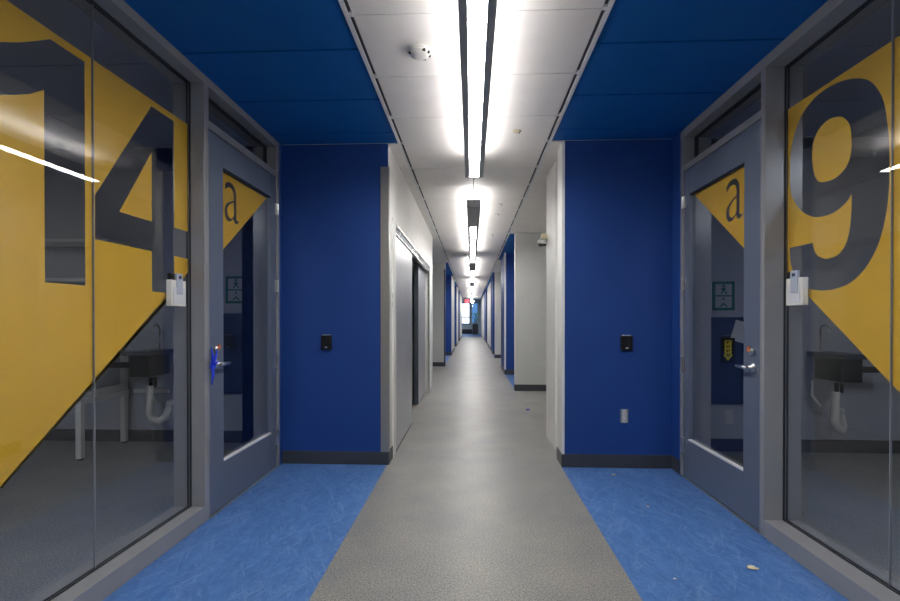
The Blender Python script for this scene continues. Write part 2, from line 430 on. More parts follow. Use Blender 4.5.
# rooms behind the glass
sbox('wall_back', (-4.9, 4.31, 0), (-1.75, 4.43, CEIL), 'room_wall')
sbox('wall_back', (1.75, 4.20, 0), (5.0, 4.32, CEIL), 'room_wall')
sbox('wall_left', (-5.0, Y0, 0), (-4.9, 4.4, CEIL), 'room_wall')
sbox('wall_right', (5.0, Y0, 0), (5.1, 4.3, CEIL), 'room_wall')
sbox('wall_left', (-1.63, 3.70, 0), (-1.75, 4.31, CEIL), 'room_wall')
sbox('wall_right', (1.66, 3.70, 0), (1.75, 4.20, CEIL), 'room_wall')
struct(MB().box((-4.9, 4.300, 0), (-1.75, 4.31, .105), .002).build('baseboard_back', 'base', loc=(-3, 4.3, 0)))
struct(MB().box((1.75, 4.190, 0), (5.0, 4.20, .105), .002).build('baseboard_back', 'base', loc=(3, 4.2, 0)))

# ------------------------------------------------------------------ glazed fronts
def glazing(n, s, XF, XG, XK, ym0, ym1, hz, word):
    """s=-1 left, +1 right. XF corridor face, XG glass, XK room face, ym0..ym1 the mullion by the door"""
    root = struct(empty('window_%d' % n, (XF, 1.2, 0)), word, 'window')
    sill = .085; ye = -.6
    mb = MB().box((XF, ym0, 0), (XK, ym1, CEIL), .0015)
    mb.box((XF, ye, hz), (XK, ym0, CEIL), .0015); mb.box((XF, ye, 0), (XK, ye+.045, hz), .0015)
    mb.build('window_frame', 'frame', root)
    MB().box((XF, ye+.045, 0), (XK, ym0, sill), .002).build('window_sill', 'frame', root)
    g = .006
    seam = 1.932
    for a, b in ((seam+.002, ym0-.004), (.62+.002, seam-.002), (ye+.05, .62-.002)):
        MB().box((XG-.004, a, sill+.004), (XG+.004, b, hz-.004)).build('glass_pane', 'glass', root)
    mb = MB()
    for dx in (-.011, .005):
        xa, xb = XG+dx, XG+dx+.006
        mb.box((xa, ye+.045, sill), (xb, ym0, sill+.004)); mb.box((xa, ye+.045, hz-.006), (xb, ym0, hz))
        mb.box((xa, ym0-.005, sill), (xb, ym0, hz))
    mb.build('gasket', 'gasket', root)
    mb = MB()
    for y in (seam, .62): mb.box((XG-.0042, y-.0015, sill+.008), (XG+.0042, y+.0015, hz-.01))
    mb.build('sealant_joint', 'frame', root)
    return root
w1 = glazing(1, -1, -1.44, -1.526, -1.614, 2.608, 2.655, 2.375, 'left glazed front with large yellow film showing the number 14')
w2 = glazing(2, 1, 1.475, 1.581, 1.66, 2.558, 2.593, 2.365, 'right glazed front with large yellow film showing the number 9')

def diag(y, y1, z1, k=.748): return z1 - (y1-y)*k
ye = 1.0
outer = [(ye, 2.15), (2.604, 2.15), (2.604, 1.571), (2.485, 1.571), (2.485, 2.118), (2.305, 2.118), (1.948, 1.604), (1.948, 1.425),
         (2.305, 1.425), (2.305, 1.232), (2.485, 1.232), (2.485, 1.425), (2.604, 1.425), (2.604, 1.352), (ye, diag(ye, 2.598, 1.348))]
four_in = [(2.306, 1.898), (2.306, 1.567), (2.088, 1.567)]
one = [(1.897, 2.118), (1.897, 1.232), (1.710, 1.232), (1.710, 1.921)] + [(1.653, 1.880), (1.597, 1.852), (1.544, 1.828), (1.46, 1.80)] + [(1.46, 1.965), (1.545, 2.0), (1.609, 2.034), (1.674, 2.075), (1.738, 2.118)]
f = film('vinyl_graphic', [outer, one], -1.526-.0048, .0006, 'yellow', w1)
f['label'] = 'yellow film with the number 14 cut out'
f = film('vinyl_graphic', [four_in], -1.526-.0048, .0006, 'yellow', w1)
ye2 = 1.0
routl = [(2.549, 2.15), (ye2, 2.15), (ye2, .16), (1.0, .16), (2.549, 1.322)]
routl = [(2.554, 2.15), (ye2, 2.15), (ye2, diag(ye2, 2.549, 1.322, .763)), (2.554, 1.326)]
nine = smooth_loop([
    [(2.54, 1.455), (2.372, 1.455)],
    [(2.372, 1.455), (2.352, 1.404), (2.315, 1.379), (2.271, 1.369), (2.211, 1.379), (2.171, 1.414), (2.149, 1.468), (2.138, 1.547), (2.137, 1.622)],
    [(2.137, 1.622), (2.173, 1.589), (2.248, 1.565), (2.343, 1.568), (2.425, 1.602), (2.49, 1.657), (2.530, 1.727), (2.540, 1.821), (2.530, 1.942), (2.496, 2.027), (2.435, 2.092), (2.34, 2.127), (2.234, 2.127), (2.132, 2.10), (2.054, 2.056), (2.005, 1.995), (1.974, 1.923), (1.957, 1.82), (1.951, 1.741), (1.951, 1.60), (1.967, 1.49), (2.001, 1.389), (2.059, 1.309), (2.132, 1.256), (2.21, 1.234), (2.321, 1.230), (2.43, 1.256), (2.497, 1.316), (2.530, 1.379), (2.54, 1.455)]])
nin = smooth_closed([(2.212, 1.975), (2.175, 1.95), (2.147, 1.905), (2.138, 1.827), (2.151, 1.768), (2.185, 1.732), (2.243, 1.714), (2.318, 1.722), (2.352, 1.750), (2.371, 1.802), (2.378, 1.878), (2.365, 1.929), (2.332, 1.968), (2.275, 1.986)])
f = film('vinyl_graphic', [routl, nine], 1.581+.0048, .0006, 'yellow', w2)
f['label'] = 'yellow film with the number 9 cut out'
film('vinyl_graphic', [nin], 1.581+.0048, .0006, 'yellow', w2)

# ------------------------------------------------------------------ swing doors
def lever(par, X, s, y, z):
    """lever points along +y (away from the camera) from its rose"""
    sx = -s     # corridor side
    mb = MB().lathe([(.0, 0), (.026, 0), (.026, .006*1), (.020, .010), (.011, .012), (.010, .045), (0, .045)] if sx > 0 else
                    [(.0, 0), (.026, 0), (.026, -.006), (.020, -.010), (.011, -.012), (.010, -.045), (0, -.045)], (X, y, z), 'X')
    mb.tube([(X+sx*.040, y-.012, z), (X+sx*.044, y+.01, z), (X+sx*.046, y+.04, z+.001), (X+sx*.044, y+.075, z), (X+sx*.038, y+.095, z)], [.010, .011, .009, .008, .007], 10)
    h = mb.build('lever_handle', 'steel', par, smooth=True)
    k = MB().lathe([(0, 0), (.019, 0), (.019, sx*.012), (.012, sx*.017), (0, sx*.017)], (X, y, z+.085), 'X').build('lock_cylinder', 'steel', par, smooth=True)
    return h
def letter_a(y0, z0, w, h, d):
    """outlines (outer loop, counter) of a lower-case a in the built-in font; reads along y in direction d"""
    cu = bpy.data.curves.new('tmp', 'FONT'); cu.body = 'a'; cu.resolution_u = 6; cu.offset = -.013
    tmp = bpy.data.objects.new('tmp', cu); COL.objects.link(tmp)
    dg = bpy.context.evaluated_depsgraph_get(); dg.update()
    me = bpy.data.meshes.new_from_object(tmp.evaluated_get(dg))
    bpy.data.objects.remove(tmp); bpy.data.curves.remove(cu)
    bm = bmesh.new(); bm.from_mesh(me); bpy.data.meshes.remove(me)
    bmesh.ops.remove_doubles(bm, verts=bm.verts, dist=1e-5)
    edges = {e for e in bm.edges if len(e.link_faces) == 1}; loops = []
    while edges:
        e = edges.pop(); st = e.verts[0]; v = e.verts[1]; lp = [st, v]
        while v is not st:
            nx = next((q for q in v.link_edges if q in edges), None)
            if nx is None: break
            edges.remove(nx); v = nx.other_vert(v); lp.append(v)
        loops.append([(p.co.x, p.co.y) for p in lp[:-1]])
    bm.free()
    loops.sort(key=lambda l: -(max(p[0] for p in l)-min(p[0] for p in l)))
    xs = [p[0] for p in loops[0]]; zs = [p[1] for p in loops[0]]
    mx, mz = min(xs), min(zs); sx = w/(max(xs)-mx); sz = h/(max(zs)-mz)
    return [[(y0+d*(p[0]-mx)*sx, z0+(p[1]-mz)*sz) for p in l] for l in loops[:2]]
def swing_door(n, s, XF, XK, yj0, yj1, tz0, tz1, hz, ga, gb, gz0, gz1, word, tri, apos):
    """opening between yj0 and yj1; ga..gb glass range; frame face XF"""
    root = struct(empty('door_%d' % n, (XF, (yj0+yj1)/2, 0)), word, 'door')
    fb = MB().box((XF, yj0, hz), (XK, yj1+.05, CEIL), .0015).box((XF, yj1, 0), (XK, yj1+.05, hz), .0015)
    fb.box((XF, yj0, tz0), (XK, yj1, tz1), .0015)
    # rebate stops behind the leaf
    fb.box((XF+s*.058, yj0, .0), (XK, yj0+.012, tz0)); fb.box((XF+s*.058, yj1-.012, 0), (XK, yj1, tz0))
    fb.build('door_frame', 'frame', root)
    xg = XF+s*.085
    MB().box((xg-.004, yj0+.003, tz1+.003), (xg+.004, yj1-.003, hz-.003)).build('transom_glass', 'glass', root)
    MB().box((xg-.012, yj1-.012, tz1), (xg+.012, yj1, hz)).box((xg-.012, yj0, hz-.01), (xg+.012, yj1, hz)).build('gasket', 'gasket', root)
    x0, x1 = XF+s*.006, XF+s*.051
    a, b = yj0+.004, yj1-.004
    lf = MB().box((x0, a, .008), (x1, ga, tz0-.004), .001).box((x0, gb, .008), (x1, b, tz0-.004), .001)
    lf.box((x0, ga, .008), (x1, gb, gz0), .001).box((x0, ga, gz1), (x1, gb, tz0-.004), .001)
    leaf = lf.build('door_leaf', 'leaf', root)
    xm = XF+s*.032
    MB().box((xm-.003, ga, gz0), (xm+.003, gb, gz1)).build('vision_glass', 'glass', leaf)
    # thin bright glazing bead along the bottom, dark strip on top
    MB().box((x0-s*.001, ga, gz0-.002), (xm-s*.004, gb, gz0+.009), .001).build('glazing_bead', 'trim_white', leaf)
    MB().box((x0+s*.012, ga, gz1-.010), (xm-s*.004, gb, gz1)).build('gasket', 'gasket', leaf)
    o, c = apos
    fm = film('vinyl_graphic', [tri, o, c], xm+s*.0036, .0006, 'yellow', leaf)
    fm['label'] = 'yellow triangle of film with a letter a cut out'
    for z0, z1 in ((1.872, 1.952), (1.300, 1.389), (.737, .833), (.170, .275)):
        hb = MB()
        k = 5; dz = (z1-z0)/k
        for j in range(k): hb.cyl((XF-s*.006, yj1+.002, z0+j*dz+.001), (XF-s*.006, yj1+.002, z0+(j+1)*dz-.001), .0075, seg=12)
        hb.box((XF-s*.0035, yj1-.022, z0), (XF+s*.006, yj1+.0, z1)).box((XF-s*.003, yj1+.004, z0), (XF+s*.002, yj1+.020, z1))
        hb.build('hinge', 'steel', root)
    lever(leaf, x0, s, yj0+.072, .845)
    MB().box((x0-s*.0175, yj0+.080, .925), (x0-s*.010, yj0+.10, .955), .002).build('lock_indicator', 'orange', leaf)
    return root
triL = [(2.85, 1.975), (3.50, 1.968), (2.85, 1.492)]
triR = [(2.78, 1.948), (3.43, 1.946), (2.78, 1.470)]
aL = letter_a(2.898, 1.695, .182, .240, 1)
aR = letter_a(3.005, 1.668, .182, .240, -1)
d1 = swing_door(1, -1, -1.44, -1.614, 2.655, 3.602, 2.146, 2.192, 2.375, 2.822, 3.508, .270, 1.982,
                'grey half-glazed door on the left with a blue tie on its handle', triL, aL)
d2 = swing_door(2, 1, 1.475, 1.66, 2.593, 3.513, 2.126, 2.168, 2.365, 2.758, 3.440, .270, 1.952,
                'grey half-glazed door on the right with a lever handle', triR, aR)
# blue plastic tie on the left handle
x = -1.44+.018; TY = -.050
mb = MB()
pts = [(x+.004, 2.700+TY+.026*math.cos(t), .845+.020*math.sin(t)) for t in [2*math.pi*k/14 for k in range(15)]]
mb.tube(pts, .004, 6)
for P in ([(0, .0, .005), (.006, -.010, .05), (.004, -.018, .10)], [(0, .0, .005), (.008, .02, .045), (.008, .035, .08)], [(0, .0, .0), (.007, -.008, -.05), (.004, -.015, -.105)], [(0, .0, .0), (.010, .02, .012), (.012, .045, .02)]):
    mb.tube([(x+a, 2.705+TY+b, .845+c) for a, b, c in P], [.007, .0075, .003], 6)
tag(mb.build('plastic_tie', 'ribbon', loc=(x, 2.67, .80), smooth=True), 'bright blue plastic tie knotted round the left door lever handle', 'tie')

# ------------------------------------------------------------------ sliding doors on the left
XS = -.628
sd = struct(empty('door_3', (XS, 5.6, 0)), 'pair of satin grey metal sliding doors in the left corridor wall', 'door')
MB().box((XS+.014, 3.885, 0), (XS-.17, 3.93, 1.905), .002).box((XS+.014, 3.93, 1.882), (XS-.17, 7.33, 1.905), .002).box((XS+.014, 7.30, 0), (XS-.02, 7.36, 1.905), .002).box((XS+.010, 3.93, 0), (XS-.03, 4.035, 1.88), .002).build('door_casing', 'white_wall', sd)
MB().box((XS+.004, 4.036, .012), (XS-.036, 5.18, 1.785), .003).build('sliding_panel', 'slide', sd)
p2 = MB().box((XS-.056, 6.285, .012), (XS-.10, 7.30, 1.785), .003).build('sliding_panel', 'slide', sd)
MB().box((XS-.048, 6.27, .012), (XS-.104, 6.285, 1.785), .002).build('edge_strip', 'dark_metal', p2)
tr = MB().box((XS-.004, 4.04, 1.860), (XS+.018, 7.33, 1.876), .002).box((XS-.004, 4.04, 1.795), (XS+.012, 7.33, 1.806), .002).box((XS-.02, 4.04, 1.795), (XS-.002, 7.33, 1.876))
tr.build('door_track', 'track', sd)
MB().box((XS-.002, 4.06, 1.822), (XS+.010, 5.12, 1.846), .002).box((XS-.002, 5.9, 1.822), (XS+.010, 7.25, 1.846), .002).build('track_carriage', 'dark_metal', sd)
for yy in (4.25, 5.0, 5.55, 6.4, 7.1):
    MB().cyl((XS, yy, 1.834), (XS+.014, yy, 1.834), .013, seg=14).build('roller', 'steel', sd)
MB().box((XS+.006, 4.036, .0), (XS-.036, 5.18, .010)).build('door_bottom_seal', 'gasket', sd)
# keypad plate on the white wall end
t = tag(empty('switch_plate', (-.621, 3.81, 1.17)), 'small pale switch plate on the white wall before the sliding doors', 'switch')
MB().box((-.621, 3.775, 1.17), (-.612, 3.85, 1.32), .003).build('plate', 'white_plastic', t)
MB().box((-.613, 3.800, 1.26), (-.609, 3.825, 1.30), .001).build('button', 'grey_card', t)
MB().box((-.613, 3.800, 1.19), (-.609, 3.825, 1.23), .001).build('button', 'grey_card', t)

# ------------------------------------------------------------------ pendant lamps
LX = .021; LW = .070
def lamp(y0, y1, blank, label, hook):
    r = tag(empty('linear_pendant_lamp', (LX, (y0+y1)/2, 2.22)), label, 'lamp', 'linear lamps along the corridor ceiling')
    zb, zt = 2.222, 2.300
    hb = MB()
    # channel: two side lips, web
    for sgn in (-1, 1):
        hb.prism([(LX+sgn*.070, y0, zb), (LX+sgn*.036, y0, zb), (LX+sgn*.036, y0, zb+.012), (LX+sgn*.058, y0, zb+.02), (LX+sgn*.058, y0, zt-.010), (LX+sgn*.070, y0, zt-.010)], (0, y1-y0, 0))
    hb.box((LX-.058, y0, zb+.022), (LX+.058, y1, zt-.035))
    hb.build('housing', 'housing', r)
    MB().box((LX-.0705, y0-.006, zb-.001), (LX+.0705, y0, zt+.001), .001).build('end_cap', 'housing', r)
    MB().box((LX-.0705, y1, zb-.001), (LX+.0705, y1+.006, zt+.001), .001).build('end_cap', 'housing', r)
    MB().box((LX-.0355, y0+blank, zb+.003), (LX+.0355, y1, zb+.0215), .001).build('lens', 'lens', r)
    if blank > .05: MB().box((LX-.0355, y0, zb+.003), (LX+.0355, y0+blank, zb+.0215)).build('blank_cover', 'housing', r)
    MB().prism([(LX-.057, y0+.02, zt-.033), (LX+.057, y0+.02, zt-.033), (LX+.014, y0+.02, zt+.004), (LX-.014, y0+.02, zt+.004)], (0, y1-y0-.04, 0)).build('upper_lens', 'uplens', r)
    for yy in (y0+.35, y1-.35):
        MB().cyl((LX, yy, zt-.012), (LX, yy, CEIL), .0018, seg=6).cyl((LX, yy, CEIL-.012), (LX, yy, CEIL), .022, seg=16).build('hanger', 'steel', r)
    return r
names = ['nearest and largest of the linear pendant lamps along the corridor ceiling', 'second linear pendant lamp, starting just past the wiring hook',
         'third linear pendant lamp counted down the corridor from the viewer', 'fourth linear pendant lamp counted down the corridor', 'fifth linear pendant lamp, near the corridor end', 'farthest linear pendant lamp before the window end']
lamp(-.9, 3.92, 0., names[0], True)
for k in range(5):
    y = 4.99 + 5.6*k
    lamp(y, min(y+4.57, 30.3), .2 if k > 3 else 1.08, names[k+1], False)
# wiring: small junction with clips and a hooked conduit between the first two lamps
w = tag(empty('wiring_bracket', (LX, 4.2, CEIL)), 'small white bracket and hooked cable between the first two ceiling lamps', 'cable')
MB().box((LX-.055, 4.17, CEIL-.012), (LX+.055, 4.20, CEIL-.004), .002).cyl((LX, 4.185, CEIL-.012), (LX, 4.185, CEIL), .018, seg=16).build('bracket', 'housing', w)
MB().box((LX-.012, 4.0, CEIL-.05), (LX+.012, 4.03, CEIL), .002).build('clip', 'housing', w)
MB().tube([(LX, 4.19, CEIL-.01), (LX+.03, 4.22, CEIL-.03), (LX+.03, 4.27, CEIL-.05), (LX, 4.36, CEIL-.07), (LX-.004, 4.6, CEIL-.09), (LX, 4.80, CEIL-.12), (LX, 4.985, CEIL-.14)], .005, 8).build('cable', 'housing', w, smooth=True)

# smoke detector, sprinkler covers
t = tag(empty('smoke_detector', (-.254, 2.424, CEIL)), 'round white smoke detector on the near ceiling panel', 'smoke detector')
MB().lathe([(0, 0), (.058, 0), (.060, -.006), (.057, -.012), (0, -.012)], (-.254, 2.424, CEIL), seg=32).build('mounting_base', 'white_plastic', t, smooth=True)
MB().lathe([(0, -.012), (.050, -.012), (.051, -.018), (.044, -.027), (.026, -.032), (0, -.033)], (-.254, 2.424, CEIL), seg=32).build('cover', 'white_plastic', t, smooth=True)
for a in (20, 65, 200, 300, 335): MB().box((-.254+.047*math.cos(math.radians(a))-.008, 2.424+.047*math.sin(math.radians(a))-.005, CEIL-.026), (-.254+.047*math.cos(math.radians(a))+.008, 2.424+.047*math.sin(math.radians(a))+.005, CEIL-.016)).build('vent_slot', 'black', t)
for (x, y, r), lb in zip(((.319, 3.494, .030), (.326, 5.698, .030), (.32, 6.238, .04), (.321, 7.79, .03)),
        ('small cream sprinkler cover nearest the viewer, right of the first lamp', 'pale sprinkler cover right of the second lamp, nearer one of the close pair',
         'chrome-edged sprinkler head right of the second lamp, farther one of the close pair', 'small sprinkler cover farthest down the corridor ceiling')):
    t = tag(empty('sprinkler_head', (x, y, CEIL)), lb, 'sprinkler', 'sprinklers in the corridor ceiling')
    MB().lathe([(0, 0), (r, 0), (r, -.004), (r*.6, -.007), (0, -.007)], (x, y, CEIL), seg=20).build('cover_plate', 'cream' if y < 4 else 'white_plastic', t, smooth=True)
    MB().cyl((x+.4*r, y, CEIL-.02), (x+.4*r, y, CEIL-.006), .008, seg=10).build('nozzle', 'steel', t)
tag(MB().lathe([(0, 0), (.16, 0), (.15, -.02), (0, -.03)], (-.25, 10.15, CEIL), seg=24).build('ceiling_speaker', 'white_plastic', smooth=True, loc=(-.25, 10.15, CEIL)), 'shallow round white disc on the ceiling past the second lamp', 'speaker')

# ------------------------------------------------------------------ small wall things
for nm, x0, x1, lb in (('L', -1.135, -1.055, 'small black card reader on the blue wall left of the corridor'), ('R', 1.098, 1.182, 'small black card reader on the blue wall above the outlet')):
    t = tag(empty('card_reader', ((x0+x1)/2, 3.70, .865)), lb, 'card reader', None)
    MB().box((x0, 3.675, .868), (x1, 3.70, .978), .006).build('body', 'black', t)
    MB().box((x0+.012, 3.678, .976), (x1-.012, 3.698, .983), .001).build('top_strip', 'grey_card', t)
    MB().box(((x0+x1)/2-.009, 3.673, .882), ((x0+x1)/2+.009, 3.676, .892)).build('indicator', 'grey_card', t)
t = tag(empty('wall_outlet', (1.128, 3.70, .33)), 'steel electrical outlet plate low on the right blue wall', 'outlet')
MB().box((1.098, 3.694, .332), (1.158, 3.70, .434), .002).build('cover_plate', 'steel', t)
for z in (.359, .407):
    rc = MB().lathe([(0, 0), (.019, 0), (.019, -.004), (0, -.004)], (1.128, 3.694, z), 'Y', 20).build('receptacle', 'white_plastic', t)
    MB().box((1.119, 3.688, z), (1.122, 3.6902, z+.009)).box((1.134, 3.688, z), (1.137, 3.6902, z+.009)).cyl((1.128, 3.688, z-.008), (1.128, 3.6902, z-.008), .003, seg=8).build('slots', 'black', rc)

# boxes hanging on the glass
for s, xg, ya, lb in ((-1, -1.522, 2.400, 'white wall box with a grey card on the left glazing by the door'), (1, 1.577, 2.385, 'white wall box with a grey card on the right glazing by the door')):
    d = 1 if s < 0 else -1
    y0, y1 = (ya, ya+.126) if s < 0 else (ya, ya+.122)
    t = tag(empty('card_holder', (xg, (y0+y1)/2, 1.165)), lb, 'card holder')
    def X(k): return xg - s*k
    MB().box((X(0), y0, 1.165), (X(.028), y1, 1.297), .003).build('box', 'white_plastic', t)
    MB().box((X(.028), y0+.015, 1.178), (X(.031), y1-.012, 1.262), .001).build('pocket', 'paper', t)
    c0, c1 = (y0+.040, y0+.092) if s < 0 else (y1-.092, y1-.040)
    cd = MB().box((X(.020), c0, 1.225), (X(.033), c1, 1.332), .002).build('card', 'grey_card', t)
    MB().box((X(.033), c0+.016, 1.304), (X(.034), c1-.014, 1.320)).build('printed_mark', 'navy', cd)
    b0, b1 = (y0+.004, y0+.036) if s < 0 else (y1-.036, y1-.004)
    MB().box((X(.004), b0, 1.290), (X(.024), b1, 1.33), .002).build('clip', 'black', t)

# dome fixture at the end of the right wall piece
t = tag(empty('emergency_lamp', (.70, 4.60, 1.80)), 'small chrome dome fixture on the right wall end by the side opening', 'fixture')
MB().box((.645, 4.60, 1.835), (.70, 4.64, 1.885), .004).build('bracket', 'cream', t)
MB().lathe([(0, 0), (.040, 0), (.046, .010), (.040, .034), (.022, .050), (0, .054)], (.655, 4.60, 1.79), seg=24).build('dome', 'steel', t, smooth=True)
MB().lathe([(0, 0), (.037, 0), (.037, -.014), (0, -.014)], (.655, 4.60, 1.79), seg=24).build('lens', 'black', t)

# ------------------------------------------------------------------ end of the corridor
t = struct(empty('window_3', (-.5, 37, .74)), 'bright window with a dark frame in the end wall', 'window')
MB().box((-.90, 36.94, .72), (-.84, 37.1, 2.32)).box((-.165, 36.94, .72), (-.10, 37.1, 2.32)).box((-.90, 36.94, 2.26), (-.10, 37.1, 2.32)).box((-.90, 36.94, .70), (-.10, 37.1, .77)).box((-.90, 36.96, 1.20), (-.10, 37.08, 1.27)).build('window_frame', 'dark_metal', t)
MB().box((-.84, 37.02, .77), (-.165, 37.03, 1.20)).box((-.84, 37.02, 1.27), (-.165, 37.03, 2.26)).build('glass_pane', 'glass', t)
t = struct(empty('window_4', (.25, 37, .78)), 'narrow blue-tinted window right of the bright window', 'window')
MB().box((.02, 36.95, .76), (.05, 37.1, 2.31)).box((.44, 36.95, .76), (.48, 37.1, 2.31)).box((.02, 36.95, 2.27), (.48, 37.1, 2.31)).box((.02, 36.95, .76), (.48, 37.1, .80)).build('window_frame', 'trim_white', t)
MB().box((.05, 37.04, .80), (.44, 37.05, 2.27)).build('glass_pane', 'end_blind', t)
t = tag(empty('radiator', (-.35, 36.9, 0)), 'dark low radiator on the far end wall under the window', 'radiator')
MB().box((-.84, 36.82, .0), (.04, 36.99, .34), .01).build('body', 'pot', t)
mb = MB()
for k in range(16): mb.box((-.82+.053*k, 36.805, .11), (-.79+.053*k, 36.822, .31))
mb.build('fins', 'dark_metal', t)
MB().box((-.86, 36.80, .34), (.06, 37.0, .37), .004).build('top_cover', 'grey_wall', t)
t = tag(empty('potted_plant', (.28, 35.8, 0)), 'green plant in a tall dark planter at the far corridor end', 'plant')
MB().prism([(.08, 35.6, 0), (.48, 35.6, 0), (.48, 36.0, 0), (.08, 36.0, 0)], (0, 0, .72)).build('planter', 'pot', t)
mb = MB()
for k in range(5):
    a = k*1.3; mb.tube([(.28+.04*math.cos(a), 35.8+.04*math.sin(a), .70), (.28+.10*math.cos(a), 35.8+.08*math.sin(a), 1.0), (.28+.16*math.cos(a), 35.8+.14*math.sin(a), 1.25)], [.018, .014, .008], 6)
mb.build('stem', 'pot', t)
mb = MB()
for k in range(60):
    a = random.uniform(0, 6.28); r = random.uniform(.03, .18); z = random.uniform(.80, 1.55)
    c = Vector((.29+r*math.cos(a), 35.8+r*math.sin(a), z)); L = random.uniform(.16, .28); dv = Vector((math.cos(a), math.sin(a), random.uniform(-.2, .9))).normalized()
    sd_ = dv.cross(Vector((0, 0, 1))).normalized()*L*.22
    p = [c, c+dv*L*.4+sd_, c+dv*L, c+dv*L*.4-sd_]
    mb.prism(p, (0, 0, .004))
lf_ = mb.build('foliage', 'leafgreen', t); lf_['kind'] = 'stuff'
t = tag(empty('exit_sign', (-.28, 30.9, 2.14)), 'red illuminated exit sign hanging at the far corridor end', 'exit sign')
MB().box((-.42, 30.90, 2.12), (-.14, 30.94, 2.32), .005).build('housing', 'white_plastic', t)
MB().box((-.41, 30.892, 2.13), (-.15, 30.90, 2.31)).build('face', 'exit', t)
MB().box((-.29, 30.91, 2.32), (-.27, 30.93, CEIL)).build('stem', 'white_plastic', t)
# letters EXIT on the face
mb = MB(); yy0, yy1 = 30.889, 30.8925
def bar(x0, z0, x1, z1): mb.box((x0, yy0, z0), (x1, yy1, z1))
zl, zh, s_ = 2.16, 2.28, .012
ex = -.39
bar(ex, zl, ex+s_, zh)
for zz in (zl, (zl+zh)/2-s_/2, zh-s_): bar(ex, zz, ex+.045, zz+s_)
for sg in (1, -1):
    p = [(-.33, yy0, zl if sg > 0 else zh), (-.33+s_*1.3, yy0, zl if sg > 0 else zh), (-.275+s_*.3, yy0, zh if sg > 0 else zl), (-.275-s_, yy0, zh if sg > 0 else zl)]
    mb.prism(p, (0, yy1-yy0, 0))
bar(-.245, zl, -.233, zh); bar(-.215, zh-s_, -.16, zh); bar(-.194, zl, -.182, zh)
mb.build('lettering', 'white_plastic', t)
t = tag(empty('globe_lamp', (.06, 31.6, 2.2)), 'small round white globe lamp hanging by the exit sign', 'lamp')
MB().sph((.06, 31.6, 2.21), .085).build('globe', 'lens', t, smooth=True)
MB().cyl((.06, 31.6, 2.29), (.06, 31.6, CEIL), .01, seg=8).build('stem', 'steel', t)

# ------------------------------------------------------------------ things in the two rooms
# unseen lamps added to brighten the two rooms and the far lobby
for x, y, lb in ((-2.9, .9, 'unseen flat fill lamp added under the left room ceiling'), (2.9, .9, 'unseen flat fill lamp added under the right room ceiling'), (-1.5, 34.0, 'unseen flat fill lamp added in the lobby at the far corridor end')):
    t = tag(empty('fill_lamp', (x, y, CEIL-.04)), lb, 'lamp')
    MB().box((x-.31, y-.61, CEIL-.05), (x+.31, y+.61, CEIL-.002), .003).build('housing', 'white_plastic', t)
    MB().box((x-.28, y-.58, CEIL-.055), (x+.28, y+.58, CEIL-.050)).build('lens', 'fill_lens', t)
def evac_sign(x0, x1, z0, z1, y, lb):
    t = tag(empty('safety_sign', ((x0+x1)/2, y, z0)), lb, 'sign')
    MB().box((x0, y-.006, z0), (x1, y, z1), .001).build('board', 'sign_white', t)
    b = .022; yy = y-.0075
    mb = MB().box((x0, yy, z0), (x0+b, y-.006, z1)).box((x1-b, yy, z0), (x1, y-.006, z1)).box((x0, yy, z0), (x1, y-.006, z0+b)).box((x0, yy, z1-b), (x1, y-.006, z1))
    zm = (z0+z1)/2; mb.box((x0, yy, zm-.006), (x1, y-.006, zm+.006))
    mb.build('border', 'green', t)
    xc = (x0+x1)/2
    mb = MB().cyl((xc, yy, zm+.085), (xc, y-.006, zm+.085), .012, seg=12)
    mb.prism([(xc-.018, yy, zm+.068), (xc+.02, yy, zm+.07), (xc+.012, yy, zm+.040), (xc-.016, yy, zm+.038)], (0, .0015, 0))
    mb.prism([(xc-.012, yy, zm+.038), (xc+.0, yy, zm+.038), (xc-.018, yy, zm+.012), (xc-.028, yy, zm+.014)], (0, .0015, 0))
    mb.prism([(xc, yy, zm+.038), (xc+.012, yy, zm+.038), (xc+.03, yy, zm+.022), (xc+.02, yy, zm+.014)], (0, .0015, 0))
    mb.build('running_figure', 'green', t); mb = MB()
    mb.prism([(xc-.035, yy, zm-.09), (xc, yy, zm-.055), (xc+.035, yy, zm-.09), (xc+.02, yy, zm-.09), (xc, yy, zm-.07), (xc-.02, yy, zm-.09)], (0, .0015, 0))
    mb.build('arrow_mark', 'green', t)
    MB().cyl((xc, yy, zm-.025), (xc, y-.006, zm-.025), .010, seg=10).build('dot_mark', 'green', t)
evac_sign(-2.185, -1.995, 1.238, 1.480, 4.31, 'green and white running-figure sign seen through the left door')
evac_sign(2.000, 2.178, 1.172, 1.412, 4.20, 'green and white running-figure sign seen through the right door')
